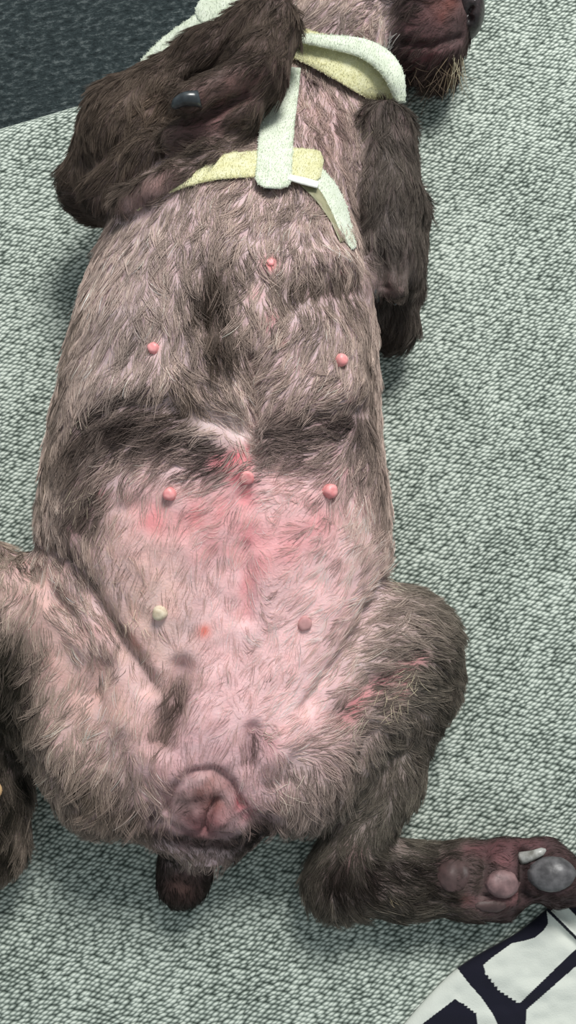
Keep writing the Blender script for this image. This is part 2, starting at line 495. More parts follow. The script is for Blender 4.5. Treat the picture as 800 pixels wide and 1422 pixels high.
# ------------------------------------------------------------------ the dog: colours of skin and coat, coat length and density
BASE = {  # skin, hair, length, density
    TORSO: ((194, 168, 171), (142, 127, 119), 26, .75), LFORE: ((98, 82, 77), (80, 70, 62), 22, 1.25), RFORE: ((98, 86, 82), (82, 75, 69), 22, 1.25),
    LHIND: ((184, 156, 153), (124, 112, 102), 26, .95), RHIND: ((150, 134, 128), (96, 90, 81), 24, 1.1), HEAD: ((94, 74, 74), (72, 61, 58), 26, 1.2),
    TAIL: ((64, 48, 45), (40, 33, 28), 13, 1.2), REAR: ((150, 108, 106), (80, 62, 58), 8, 0.35), HIND_PAW: ((84, 64, 65), (60, 50, 47), 10, 0.9)}
nv = len(V)
skin = np.zeros((nv, 3)); hairc = np.zeros((nv, 3)); hlen = np.zeros(nv); dens = np.zeros(nv)
for g, (sk, hc, ln, de) in BASE.items():
    w = GW[:, g]
    skin += w[:, None] * lin(sk); hairc += w[:, None] * lin(hc); hlen += w * ln; dens += w * de
# (points, radius, strength, skin, hair, length, density)
n_ = None
DABS = [
    # bare pink belly
    ([(350, 740), (330, 860), (300, 980), (290, 1050)], 130, .95, (230, 184, 186), (176, 148, 144), 15, .42),
    ([(440, 760), (430, 880), (400, 980)], 90, .85, (232, 188, 188), (186, 160, 154), 16, .46),
    ([(190, 780), (200, 880)], 75, .85, (214, 178, 168), (150, 130, 118), 13, .28),
    ([(210, 720), (330, 720), (440, 730)], 60, .6, (224, 170, 170), (160, 138, 132), 16, .35),
    ([(300, 600), (350, 600), (330, 640)], 38, .7, (220, 190, 190), (176, 156, 150), 18, .6),
    ([(240, 1040), (330, 1050)], 46, .8, (204, 164, 168), (132, 108, 106), 16, .45),
    # chest tones
    ([(180, 360), (160, 480)], 70, .5, (182, 160, 160), (150, 136, 130), 26, .75), ([(420, 300), (330, 300)], 60, .5, (190, 164, 164), (142, 126, 118), 26, .75),
    ([(300, 380), (290, 440), (310, 480)], 36, .9, (120, 100, 92), (52, 43, 35), 30, 1.3), ([(400, 400), (500, 395)], 26, .7, (140, 116, 110), (72, 61, 52), 28, 1.2),  # second dab: crease shade of the chest fold painted in
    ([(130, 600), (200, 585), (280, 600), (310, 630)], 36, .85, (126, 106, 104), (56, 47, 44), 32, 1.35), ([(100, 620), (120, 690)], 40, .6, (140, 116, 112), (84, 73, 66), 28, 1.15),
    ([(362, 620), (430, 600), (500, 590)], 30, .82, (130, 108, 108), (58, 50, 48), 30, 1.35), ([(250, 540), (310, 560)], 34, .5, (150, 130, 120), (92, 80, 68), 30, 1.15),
    ([(365, 560), (420, 560)], 22, .5, (140, 114, 112), (84, 70, 66), 28, 1.1), ([(120, 720), (90, 760)], 32, .7, (140, 110, 108), (92, 80, 74), 24, 1.1),
    ([(360, 470), (380, 520), (440, 540)], 34, .5, (192, 164, 164), (136, 120, 112), 24, .85),
    ([(510, 470), (520, 620), (535, 720)], 26, .6, (140, 124, 118), (96, 85, 77), 26, 1.2), ([(110, 430), (80, 560), (60, 680)], 26, .6, (134, 118, 112), (94, 84, 74), 26, 1.2),
    ([(450, 640), (500, 660)], 36, .5, (160, 138, 138), (94, 82, 78), 28, 1.05),
    ([(300, 585), (330, 595), (345, 612)], 24, .85, (214, 190, 190), (178, 160, 152), 20, .55), ([(322, 520), (335, 550)], 18, .6, (200, 176, 174), (160, 144, 134), 24, .7),
    # red skin
    ([(345, 632), (325, 645), (342, 672), (340, 692)], 17, .75, (214, 116, 124), n_, n_, .25), ([(300, 640), (325, 655)], 12, .7, (220, 130, 138), n_, n_, .35),
    ([(215, 720), (250, 722), (300, 702)], 22, .62, (212, 122, 126), n_, n_, .4), ([(345, 740), (350, 790), (342, 840)], 17, .62, (206, 120, 126), n_, n_, .4),
    ([(400, 760), (430, 735), (445, 720)], 24, .58, (208, 126, 132), n_, n_, .4), ([(300, 760), (330, 750), (370, 760)], 30, .5, (216, 142, 146), n_, n_, .4),
    ([(282, 876)], 9, .9, (226, 120, 104), n_, n_, .1), ([(375, 366)], 11, .9, (232, 126, 122), n_, n_, .15), ([(380, 442), (372, 452)], 9, .7, (208, 132, 130), n_, n_, .4), ([(355, 410)], 12, .5, (206, 140, 138), n_, n_, .4),
    ([(487, 557)], 7, .7, (212, 128, 134), n_, n_, .4), ([(478, 378)], 7, .7, (200, 124, 124), n_, n_, .4), ([(213, 484)], 16, .8, (218, 186, 184), n_, n_, .3), ([(390, 478)], 7, .6, (206, 140, 140), n_, n_, .4),
    ([(465, 625)], 9, .5, (206, 128, 134), n_, n_, .6), ([(480, 655)], 12, .4, (206, 138, 142), n_, n_, .6),
    ([(585, 912), (540, 940), (500, 970), (478, 1000)], 13, .65, (206, 118, 126), n_, n_, .35), ([(565, 950), (560, 965)], 10, .5, (206, 128, 134), n_, n_, .5),
    ([(55, 905), (62, 918)], 13, .7, (206, 134, 132), n_, n_, .45), ([(60, 1012)], 16, .5, (190, 126, 124), n_, n_, .6), ([(180, 885), (190, 898)], 9, .7, (196, 112, 106), n_, n_, .3),
    ([(150, 870), (120, 880)], 9, .4, (190, 130, 130), n_, n_, .4), ([(40, 780), (80, 820)], 22, .6, (198, 152, 142), n_, n_, .6), ([(140, 690), (125, 680)], 12, .5, (196, 124, 124), n_, n_, .6), ([(108, 735)], 10, .5, (150, 100, 98), n_, n_, .8),
    ([(375, 1035)], 13, .5, (196, 118, 128), n_, n_, .5), ([(225, 660), (245, 700)], 20, .4, (214, 188, 188), (120, 104, 100), n_, .8), ([(455, 700)], 20, .4, (206, 180, 180), (120, 106, 102), n_, .8),
    # right flank, pale
    ([(500, 740), (510, 790)], 34, .7, (216, 184, 182), (164, 146, 138), 20, .85),
    # groin: dark tufts
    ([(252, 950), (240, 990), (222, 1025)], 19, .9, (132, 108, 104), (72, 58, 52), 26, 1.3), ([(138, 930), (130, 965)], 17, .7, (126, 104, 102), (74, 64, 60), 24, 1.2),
    ([(352, 1020), (345, 1060)], 10, .7, (158, 120, 124), (70, 54, 54), 22, 1.0), ([(80, 835), (118, 885)], 12, .6, (140, 116, 112), (92, 82, 76), 22, 1.0), ([(160, 860), (225, 960)], 12, .5, (160, 130, 124), (104, 92, 84), 22, .9),
    # left thigh
    ([(60, 960), (120, 1020), (190, 1090)], 40, .6, (196, 164, 158), (136, 122, 112), 26, .95), ([(120, 1090), (190, 1150)], 34, .7, (130, 108, 100), (86, 77, 66), 30, 1.3),
    ([(40, 830), (90, 920), (160, 1000)], 52, .85, (210, 170, 162), (160, 142, 132), 18, .45),
    # rear: own tones, plus the shade under the rump painted in dark
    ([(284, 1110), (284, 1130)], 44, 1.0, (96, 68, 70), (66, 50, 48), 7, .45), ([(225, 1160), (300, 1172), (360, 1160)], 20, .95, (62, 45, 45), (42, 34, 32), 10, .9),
    ([(290, 1088), (302, 1108)], 20, .6, (176, 122, 112), n_, n_, .3), ([(335, 1110), (345, 1125)], 15, .8, (176, 92, 100), n_, n_, .3), ([(300, 1140), (275, 1150)], 18, .5, (150, 88, 92), n_, n_, .25), ([(250, 1115)], 20, .7, (146, 116, 112), n_, n_, .4),
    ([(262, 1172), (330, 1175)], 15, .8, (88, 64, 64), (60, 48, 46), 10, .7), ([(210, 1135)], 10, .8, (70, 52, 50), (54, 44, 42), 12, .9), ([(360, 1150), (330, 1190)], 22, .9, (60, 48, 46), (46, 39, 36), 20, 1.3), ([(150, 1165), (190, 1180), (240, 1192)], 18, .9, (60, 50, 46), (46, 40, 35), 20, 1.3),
    ([(225, 1110), (215, 1080)], 16, .5, (196, 152, 154), n_, n_, .5), ([(253, 1226)], 18, .6, (120, 88, 80), n_, n_, .6),
    # right hind leg
    ([(500, 900), (560, 860)], 46, .6, (196, 170, 168), (140, 126, 118), 24, 1.0), ([(610, 900), (620, 960), (590, 1040)], 34, .6, (120, 108, 102), (90, 82, 74), 24, 1.35), ([(420, 1080), (440, 1120)], 46, .6, (178, 154, 152), (130, 116, 110), 26, 1.15),
    ([(470, 1220), (560, 1220), (620, 1220)], 46, .92, (70, 58, 55), (42, 36, 32), 22, 1.4), ([(490, 1190)], 14, .5, (150, 116, 114), n_, n_, .8), ([(570, 1000), (540, 1080)], 26, .5, (140, 126, 120), (108, 98, 90), 24, 1.3),
    ([(555, 975)], 18, .4, (190, 158, 140), n_, n_, .6),
    # hind paw
    ([(650, 1180), (740, 1170)], 14, .6, (112, 72, 76), n_, 6, .4), ([(650, 1250), (700, 1262)], 16, .6, (112, 80, 82), n_, 6, .4), ([(630, 1210)], 22, .7, (82, 58, 60), n_, 7, .6), ([(645, 1248)], 8, .7, (130, 82, 78), n_, 5, .3), ([(700, 1195)], 12, .6, (128, 80, 84), n_, 6, .5), ([(715, 1243)], 8, .8, (150, 100, 100), n_, 5, .2),
    ([(727, 1182), (729, 1212), (732, 1244)], 7, .95, (40, 28, 28), (34, 26, 25), 8, .9), ([(735, 1185), (752, 1192)], 6, .7, (50, 38, 34), n_, 6, .5),  # shade in the gap between the toes, painted dark
    # front legs
    ([(225, 130), (200, 150)], 14, .6, (150, 124, 110), (118, 100, 84), n_, 1.2), ([(150, 170), (220, 110), (150, 210)], 44, .5, (110, 92, 84), (92, 80, 70), n_, n_), ([(300, 60), (360, 90)], 44, .6, (84, 66, 62), (62, 52, 46), 18, 1.2),
    ([(250, 180), (300, 165), (345, 120)], 20, .6, (126, 88, 88), n_, 12, .7), ([(240, 245), (165, 290)], 12, .8, (168, 134, 130), (120, 100, 94), 10, .6), ([(105, 285), (130, 290)], 26, .6, (74, 54, 52), (58, 46, 44), 16, n_),
    ([(535, 330), (540, 300)], 30, .5, (120, 106, 104), (96, 88, 84), n_, n_), ([(560, 175)], 16, .6, (140, 116, 116), (104, 92, 88), n_, n_), ([(520, 395), (546, 398)], 14, .6, (98, 76, 74), (74, 63, 60), 9, .9), ([(500, 160), (510, 150)], 12, .7, (60, 48, 44), (46, 39, 34), n_, n_),
    ([(505, 400), (525, 380), (548, 385), (570, 375)], 24, .8, n_, n_, 8, .9),
    ([(265, 140), (330, 110)], 18, .8, (110, 84, 80), (80, 66, 60), 9, .8), ([(250, 195), (330, 160)], 18, .8, n_, n_, 9, .8),
    ([(5, 900), (10, 1000), (10, 1100), (5, 1190)], 44, .92, (64, 58, 51), (44, 41, 34), 26, 1.5),
    ([(550, 440), (545, 465)], 26, .7, (76, 62, 56), (60, 50, 44), n_, n_),
    # neck and head
    ([(445, 140), (450, 210)], 44, .7, (182, 150, 148), (128, 108, 102), 24, .8), ([(400, 100), (440, 108)], 12, .5, (110, 84, 82), (70, 56, 54), n_, n_), ([(612, 15), (625, 0)], 16, .7, (126, 78, 70), (100, 64, 56), 10, .5), ([(570, 88), (600, 78)], 22, .7, (112, 66, 70), n_, 12, .5), ([(590, 35), (560, 30)], 22, .6, (110, 76, 78), n_, 14, .6),
    ([(505, 30), (500, 45)], 14, .5, (150, 110, 116), n_, n_, .6), ([(430, 20), (480, 30)], 26, .5, (120, 104, 102), (88, 80, 76), n_, n_), ([(600, 110), (630, 95)], 22, .8, n_, (64, 52, 46), 34, 1.3), ([(650, 15), (640, 40)], 16, 1., n_, n_, 4, .0), ([(625, 15), (600, 40), (640, 50)], 20, .8, n_, n_, 8, .5),
]
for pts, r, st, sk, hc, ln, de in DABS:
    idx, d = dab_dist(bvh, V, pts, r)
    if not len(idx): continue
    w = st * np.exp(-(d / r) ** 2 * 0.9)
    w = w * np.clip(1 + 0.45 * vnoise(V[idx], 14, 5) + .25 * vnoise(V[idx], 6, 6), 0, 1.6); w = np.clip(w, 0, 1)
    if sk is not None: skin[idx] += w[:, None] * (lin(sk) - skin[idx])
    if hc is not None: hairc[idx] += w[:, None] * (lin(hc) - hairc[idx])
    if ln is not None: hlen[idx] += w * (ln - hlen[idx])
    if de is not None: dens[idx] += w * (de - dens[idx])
skin = .56 * (np.maximum(skin, 1e-4) / .5) ** 1.18
skin = skin + np.array([.20, .20, .20]) * (skin.mean(1, keepdims=True) - skin)
mott = 1 + 0.10 * vnoise(V, 16, 11) + 0.07 * vnoise(V, 7, 12)
skin = np.clip(skin * mott[:, None], 0, 1)
skin[:, 1:] *= (1 + 0.05 * vnoise(V, 11, 13))[:, None]

# ------------------------------------------------------------------ coat direction
FLOW = [  # x, y, dx, dy on the photo
    (180, 330, -.5, 1), (140, 420, -.5, 1), (100, 520, -.3, 1), (70, 640, -.1, 1), (220, 400, 0, 1), (200, 480, -.3, 1), (260, 330, -.2, 1), (300, 300, -.3, 1), (290, 420, .15, 1), (310, 500, .5, 1), (270, 520, .5, .9),
    (340, 300, -.7, 1), (400, 290, -.6, 1), (440, 330, .4, 1), (370, 350, 0, 1), (420, 400, .2, 1), (480, 420, .2, 1), (440, 460, -.6, 1), (380, 480, -.7, 1), (400, 520, -.9, .6), (500, 500, -.3, 1), (515, 600, 0, 1), (470, 550, -1, .4),
    (330, 560, .8, .8), (345, 600, .3, 1), (300, 560, .9, .6), (420, 580, -1, .45), (380, 610, -1, .4), (460, 600, -1, .25), (500, 640, -.6, 1), (430, 640, -1, .1), (400, 660, -1, .2), (480, 680, -.4, 1), (520, 700, 0, 1),
    (170, 570, -1, .7), (230, 590, -1, .35), (290, 610, -1, .15), (150, 630, -.9, .9), (210, 640, -1, .5), (120, 690, -.5, 1), (180, 690, -.5, 1), (220, 710, -.2, 1), (270, 660, -1, .3), (100, 760, 0, 1), (300, 690, -1, .35),
    (330, 720, -.5, 1), (260, 760, -.3, 1), (300, 820, -.1, 1), (340, 860, 0, 1), (400, 740, .7, -.5), (430, 790, .8, -1), (470, 800, .6, -1), (500, 770, .5, -1), (400, 850, .8, -1), (380, 900, .6, -1), (420, 920, .7, -1), (460, 880, .8, -.8),
    (200, 800, -.3, 1), (180, 880, -.2, 1), (230, 920, -.2, 1), (240, 980, -.35, 1), (290, 930, -.6, 1), (300, 1000, -.6, .9), (280, 1050, -.2, 1), (340, 960, .4, -1), (350, 1040, -.15, 1), (380, 1000, .7, -.8), (330, 1070, .1, 1),
    (420, 1020, .9, -.4), (450, 980, .9, -.6), (400, 1080, .2, 1), (430, 1120, .1, 1), (370, 1120, .4, .9),
    (60, 800, .7, .8), (100, 860, .7, .8), (30, 860, -.3, 1), (60, 930, -.4, 1), (110, 960, -.5, 1), (160, 960, -.4, 1), (80, 1020, -.6, 1), (140, 1040, -.5, 1), (190, 1050, -.4, 1), (110, 1090, -.4, 1), (160, 1120, -.3, 1), (210, 1150, 0, 1), (220, 1090, .3, 1), (20, 960, -.2, 1), (10, 1050, 0, 1), (10, 1150, 0, 1),
    (540, 850, .9, -.3), (590, 850, .9, .3), (610, 890, 1, .3), (630, 930, .7, .8), (500, 900, .9, -.5), (550, 900, 1, -.15), (530, 950, .9, -.4), (590, 950, .9, .5), (600, 1010, .5, .9), (560, 1020, .5, .8), (540, 1080, .2, 1), (510, 1100, -.5, 1), (560, 1120, .2, 1), (500, 1150, -.6, 1), (470, 1190, -.5, 1), (450, 1230, -.2, 1), (490, 1230, .3, 1), (530, 1200, 1, .4), (530, 1240, 1, .3), (600, 1200, 1, -.1), (600, 1240, 1, .1), (680, 1220, 1, 0), (740, 1200, 1, 0),
    (120, 220, -.4, 1), (160, 150, -.6, .9), (200, 200, -.9, .8), (150, 260, -.7, .8), (110, 280, -.9, .3), (250, 110, -.9, .7), (300, 60, -.8, .8), (370, 40, -.4, 1), (350, 110, -.7, .8), (300, 150, -1, .4), (260, 195, -1, .4), (390, 90, -.5, 1),
    (510, 180, -.2, 1), (560, 190, .2, 1), (530, 260, 0, 1), (570, 280, .2, 1), (500, 300, -.2, 1), (535, 340, 0, 1), (520, 390, 0, 1), (550, 450, 0, 1),
    (430, 120, -.1, 1), (460, 200, .1, 1), (480, 140, .1, 1), (430, 250, -.2, 1), (450, 20, -.5, 1), (500, 40, -.7, .6), (560, 30, -1, .5), (610, 40, -1, .5), (570, 90, -.5, 1), (600, 110, -.1, 1), (630, 90, .2, 1), (620, 10, -1, .3), (253, 1225, 0, 1), (285, 1110, .1, 1)]
fp, fd = [], []
for x, y, dx, dy in FLOW:
    p, n = cast(bvh, x, y)
    if p is None: continue
    t = W(x + dx, y + dy, p[2]) - W(x, y, p[2])
    t = t - n * (t @ n); t /= np.linalg.norm(t) + 1e-9
    fp.append(p); fd.append(t)
fp, fd = np.array(fp), np.array(fd)
flow = np.zeros((nv, 3)); wsum = np.zeros(nv)
for p, t in zip(fp, fd):
    d2 = np.sum((V - p) ** 2, 1)
    w = 1.0 / (d2 + 14.0 ** 2) ** 2
    flow += w[:, None] * t; wsum += w
flow /= wsum[:, None]
flow -= N * np.sum(flow * N, 1)[:, None]
flow /= np.linalg.norm(flow, axis=1, keepdims=True) + 1e-9

dog_loc = W(320, 740, 0) * S
dog = empty('dog', dog_loc)
tag(dog, 'brown short-coated dog lying belly-up on the grey cushion, legs folded', 'dog')
skin_mat = attr_material('dog_skin', 'skin', 0.6, 0.16, 900.0, 0.0006, sss=0.06)
body = mesh_obj('body', V, Q, skin_mat); adopt(body, dog)
set_color(body.data, 'skin', skin)
body['label'] = 'mauve pink skin with red irritated patches'

# ------------------------------------------------------------------ coat as hair curves
def fur_material():
    m, nt, b = new_mat('dog_coat'); L = nt.links.new
    a = nd(nt, 'ShaderNodeAttribute', attribute_name='col'); L(a.outputs['Color'], b.inputs['Base Color'])
    b.inputs['Roughness'].default_value = 0.6; b.inputs['Specular IOR Level'].default_value = 0.1
    return m
fur_mat = fur_material()
def hair_object(name, pts, rad, cols, parent, mat):
    """pts (n, k, 3) in units, rad (n, k), cols (n, k, 3)"""
    n, k, _ = pts.shape
    hc = bpy.data.hair_curves.new(name)
    hc.add_curves([k] * n)
    hc.attributes['position'].data.foreach_set('vector', (pts.reshape(-1, 3) * S).astype(np.float32).ravel())
    r = hc.attributes.get('radius') or hc.attributes.new('radius', 'FLOAT', 'POINT')
    r.data.foreach_set('value', (rad * S).astype(np.float32).ravel())
    c = hc.attributes.new('col', 'FLOAT_COLOR', 'POINT')
    cc = np.ones((n * k, 4), np.float32); cc[:, :3] = cols.reshape(-1, 3)
    c.data.foreach_set('color', cc.ravel())
    hc.materials.append(mat)
    o = bpy.data.objects.new(name, hc); COL.objects.link(o)
    adopt(o, parent)
    o['kind'] = 'stuff'
    return o
def grow(n_hair, T, weight, K=5, seed=3):
    g = np.random.default_rng(seed)
    a, b, c = V[T[:, 0]], V[T[:, 1]], V[T[:, 2]]
    area = 0.5 * np.linalg.norm(np.cross(b - a, c - a), axis=1)
    w = area * weight[T].mean(1)
    w /= w.sum()
    f = g.choice(len(T), n_hair, p=w)
    u, v = g.random(n_hair), g.random(n_hair); m = u + v > 1; u[m], v[m] = 1 - u[m], 1 - v[m]
    bc = np.stack([1 - u - v, u, v], 1)
    mixv = lambda A: np.einsum('ij,ij...->i...', bc, A[T[f]])
    P, NN, FF = mixv(V), mixv(N), mixv(flow)
    NN /= np.linalg.norm(NN, axis=1, keepdims=True); FF /= np.linalg.norm(FF, axis=1, keepdims=True) + 1e-9
    return P, NN, FF, mixv(hairc), mixv(hlen), g
T = tri_of(Q)
wt = dens * (N[:, 2] > -0.45) * (V[:, 2] > 6)
NH = 150000
P, NN, FF, HC, HL, g = grow(NH, T, wt)
# clumps: neighbours lean together
NC = NH // 14
kd = KDTree(NC)
for i in range(NC): kd.insert(P[i], i)
kd.balance()
cl = np.array([kd.find(p)[1] for p in P])
side = np.cross(NN, FF)
cj = g.normal(0, .17, NC)                            # direction of each lock
ct = g.normal(0, 1, NC)                              # tone of each lock
ang = cj[cl] + g.normal(0, .13, NH) + 0.22 * vnoise(P, 26, 21)
D = FF * np.cos(ang)[:, None] + side * np.sin(ang)[:, None]
lift = np.clip(g.normal(.17, .06, NH), .04, .4)
Ln = HL * np.clip(g.normal(1, .22, NH), .4, 1.6)
K = 5
tt = np.linspace(0, 1, K)
pts = np.zeros((NH, K, 3))
curl = (g.normal(0, .22, NC)[cl] + g.normal(0, .12, NH))
for j, t in enumerate(tt):
    along = Ln * t
    pts[:, j] = P - NN * 0.5 + D * along[:, None] + NN * (Ln * lift * t * (1 - .45 * t) + 0.4)[:, None] + side * (Ln * curl * t * t)[:, None]
guide = pts[:NC][cl]                                # hairs of the clump centres
gd = guide - guide[:, :1] + P[cl][:, None]
cw = (tt ** 1.5 * 0.55)[None, :, None]
far = np.linalg.norm(P - P[cl], axis=1) < 22
pts = np.where(far[:, None, None], pts * (1 - cw) + gd * cw, pts)
# keep strands above the skin that curves up in front of them
pts[:, :, 2] = np.maximum(pts[:, :, 2], 1.0)
tone = np.clip(1 + .20 * ct[cl] + g.normal(0, .16, NH) + .15 * vnoise(P, 30, 23), .35, 1.9)
light = g.random(NH) < .10
tone = np.where(light, tone * 1.75, tone)
HC = .35 * (np.maximum(HC, 1e-4) / .25) ** 1.32
HC = HC + .22 * (HC.mean(1, keepdims=True) - HC)
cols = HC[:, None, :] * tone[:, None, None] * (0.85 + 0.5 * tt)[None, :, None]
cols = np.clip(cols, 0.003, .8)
rad = (0.35 * (1 - tt * .8))[None, :] * np.clip(g.normal(1, .15, NH), .6, 1.5)[:, None] * np.clip((HL - 9) / 15, .45, 1.15)[:, None]
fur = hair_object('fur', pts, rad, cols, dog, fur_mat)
fur['label'] = 'short brown grey coat, sparse over the belly'

# pale stray hairs: chin whiskers and curly light hairs on the thighs
def stray(specs, rad0, seed):
    g = np.random.default_rng(seed); out = []; cc = []
    for x, y, n, spread, dx, dy, ln, col in specs:
        for i in range(n):
            p, nn = cast(bvh, x + g.normal(0, spread), y + g.normal(0, spread))
            if p is None: continue
            d = W(x + dx, y + dy, p[2]) - W(x, y, p[2]); d = d + g.normal(0, .35, 3); d -= nn * (d @ nn) * .8; d /= np.linalg.norm(d)
            sd = np.cross(nn, d); L_ = ln * g.uniform(.6, 1.2); c_ = g.normal(0, .35)
            out.append([p + d * L_ * t + nn * (L_ * .25 * t + .8) + sd * (L_ * c_ * t * t) for t in np.linspace(0, 1, 5)])
            cc.append([lin(col) * g.uniform(.8, 1.1)] * 5)
    out = np.array(out); cc = np.array(cc)
    rr = np.tile(rad0 * (1 - .6 * np.linspace(0, 1, 5)), (len(out), 1))
    return out, rr, cc
o_, r_, c_ = stray([(575, 945, 12, 9, -.3, 1, 16, (205, 192, 165)), (548, 975, 16, 12, -.4, 1, 20, (200, 186, 160)), (500, 1000, 10, 12, -.5, 1, 18, (190, 180, 160)), (372, 1022, 10, 8, 1, -.2, 18, (225, 210, 195)), (392, 1098, 14, 12, .1, 1, 16, (215, 200, 185)), (110, 582, 8, 8, -.5, 1, 14, (200, 190, 165)), (110, 690, 14, 14, -.6, 1, 15, (190, 176, 155)), (555, 820, 8, 8, -1, -.2, 16, (200, 190, 170)),
    (125, 770, 16, 16, 0, 1, 12, (176, 158, 142)), (165, 800, 20, 20, 0, 1, 10, (205, 180, 165)), (190, 870, 14, 12, 0, 1, 12, (215, 195, 175)), (545, 1250, 4, 6, .6, 1, 10, (150, 136, 112)), (100, 90, 6, 6, 0, 1, 12, (150, 140, 125)), (500, 175, 8, 8, -.4, 1, 20, (140, 130, 112))], .34, 31)
hair_object('stray_hair', o_, r_, c_, dog, fur_mat)
o_, r_, c_ = stray([(636, 80, 16, 6, .5, 1, 40, (170, 160, 135)), (628, 95, 20, 8, .3, 1, 34, (120, 105, 85)), (600, 112, 40, 16, 0, 1, 30, (96, 82, 70)), (560, 108, 30, 12, -.2, 1, 24, (80, 68, 62)), (545, 50, 14, 8, -.6, 1, 26, (150, 146, 142))], .5, 33)
hair_object('whisker', o_, r_, c_, dog, fur_mat)

# ------------------------------------------------------------------ the dog: nipples, claws, pads, nose, eye
def dome(name, px, py, r, hgt, mat, lean=0.0, flat=0.9, ry=None, rot=0.0, soft=False):
    p, n = cast(bvh, px, py)
    k = float(depth(p)) / FOC
    r0 = r * k; r1 = (ry or r) * k; hgt = hgt * k
    n = n + np.array([0, lean, 0]); n /= np.linalg.norm(n)
    u = np.cross([math.sin(math.radians(rot)), math.cos(math.radians(rot)), 0], n); u /= np.linalg.norm(u); v = np.cross(n, u)
    prof = ([(1.12, -.25), (1.04, .1), (1.0, .35), (.96, .6), (.82, .84), (.55, .97), (.25, 1.0)] if not soft else [(1.15, -.45), (1.0, .0), (.88, .32), (.72, .58), (.52, .8), (.3, .93), (.12, .99)])
    Vn, Fn = [], []
    m = 20
    for q, hh in prof:
        for i in range(m):
            a = 2 * math.pi * i / m
            wob = 1 + (.09 * math.sin(3 * a + px) + .05 * math.sin(5 * a + py)) * (1 if soft else .5)
            Vn.append(p + u * (r0 * q * wob * math.cos(a)) + v * (r1 * q * wob * math.sin(a)) + n * (hgt * hh))
    for j in range(len(prof) - 1):
        for i in range(m):
            Fn.append((j * m + i, j * m + (i + 1) % m, (j + 1) * m + (i + 1) % m, (j + 1) * m + i))
    Vn.append(p + n * hgt * .97); c = len(Vn) - 1; b = (len(prof) - 1) * m
    Fn += [(b + i, b + (i + 1) % m, c) for i in range(m)]
    o = mesh_obj(name, Vn, Fn, mat); adopt(o, dog)
    return o
pink = plain_material('pink_skin', (226, 138, 140), (240, 170, 168), 500, .42, .45)
pale = plain_material('pale_skin', (196, 178, 152), (226, 214, 192), 400, .5, .35)
dull = plain_material('dull_pink_skin', (186, 138, 138), (204, 156, 154), 400, .55, .3)
for x, y, r, h_, m_ in [(213, 484, 8, 8, pink), (472, 501, 9, 11, pink), (236, 686, 9, 12, pink), (457, 682, 10, 12, pink), (222, 851, 10, 11, pale), (423, 866, 10, 6, dull), (376, 364, 6, 3, pink), (343, 664, 9, 3, pink)]:
    dome('nipple', x, y, r, h_, m_)
pad_pink = plain_material('pink_pad', (104, 82, 83), (138, 110, 110), 260, .5, .4, .0006)
pad_grey = plain_material('grey_pad', (62, 60, 62), (104, 102, 104), 220, .42, .5, .0006)
pad_dark = plain_material('dusky_pad', (68, 53, 52), (84, 65, 64), 260, .55, .4, .0006)
def pad(px, py, rx, ry, h, mat, label):
    p, n = cast(bvh, px, py)
    e = ((VP[:, 0] - px) / rx) ** 2 + ((VP[:, 1] - py) / ry) ** 2
    e = e * (1 + .12 * vnoise(V, 12, 61))
    ok = (e < 1.5) & (np.linalg.norm(V - p, axis=1) < 2.2 * max(rx, ry)) & (N[:, 2] > -.1)
    fq = Q[np.all(ok[Q], axis=1)]
    used, inv = np.unique(fq, return_inverse=True)
    top = h * np.sqrt(np.clip(1 - np.clip(e[used], 0, 1), 0, 1)) - 1.5 * (e[used] > 1)
    Vp = V[used] + N[used] * top[:, None]
    o = mesh_obj('paw_pad', Vp, inv.reshape(-1, 4), mat); adopt(o, dog)
    m = o.modifiers.new('sub', 'SUBSURF'); m.levels = 1; m.render_levels = 2
    o['label'] = label
pad(698, 1227, 23, 19, 7, pad_pink, 'pink toe pad'); pad(766, 1214, 33, 25, 9, pad_grey, 'large grey toe pad'); pad(630, 1216, 22, 24, 4, pad_dark, 'dusky heel pad'); pad(682, 1258, 22, 9, 3, pad_dark, 'dusky lower toe pad')
horn_dark = plain_material('dark_horn', (38, 42, 46), (62, 68, 72), 300, .3, .6)
horn_pale = plain_material('pale_horn', (120, 118, 112), (176, 176, 172), 300, .35, .5)
def claw(a, b, r0, r1, mat, arch=6):
    pa, pb = W(*a), W(*b); n = 9; m = 10
    t_ = (pb - pa); t_ /= np.linalg.norm(t_); s_ = np.cross(t_, [0, 0, 1]); s_ /= np.linalg.norm(s_); u_ = np.cross(s_, t_)
    Vn, Fn = [], []
    for j in range(n):
        t = j / (n - 1); c = pa + (pb - pa) * t + u_ * arch * math.sin(math.pi * t)
        r = (r0 + (r1 - r0) * t) * (1 if j < n - 1 else .35)
        for i in range(m):
            an = 2 * math.pi * i / m
            Vn.append(c + s_ * r * math.cos(an) + u_ * r * 1.1 * math.sin(an))
    for j in range(n - 1):
        for i in range(m): Fn.append((j * m + i, j * m + (i + 1) % m, (j + 1) * m + (i + 1) % m, (j + 1) * m + i))
    Fn.append(tuple(range(m))[::-1]); Fn.append(tuple(range((n - 1) * m, n * m)))
    o = mesh_obj('claw', Vn, Fn, mat); adopt(o, dog); return o
def zat(x, y, off=0):
    p, n_2 = cast(bvh, x, y); return p[2] + off
c1 = claw((278, 138, 312), (238, 148, 308), 9, 5, horn_dark, 7); c1['label'] = 'dark grey dew claw'
claw((518, 404, zat(518, 402, -6)), (524, 420, 150), 4, 2, horn_dark, 2); claw((546, 408, 150), (549, 424, 140), 4, 2, horn_dark, 2); claw((503, 382, 150), (500, 402, 140), 4, 2, horn_dark, 2)
c2 = claw((722, 1192, zat(722, 1190, -2)), (758, 1180, zat(752, 1182, 10)), 8, 4, horn_pale, 4); c2['label'] = 'pale hind claw'

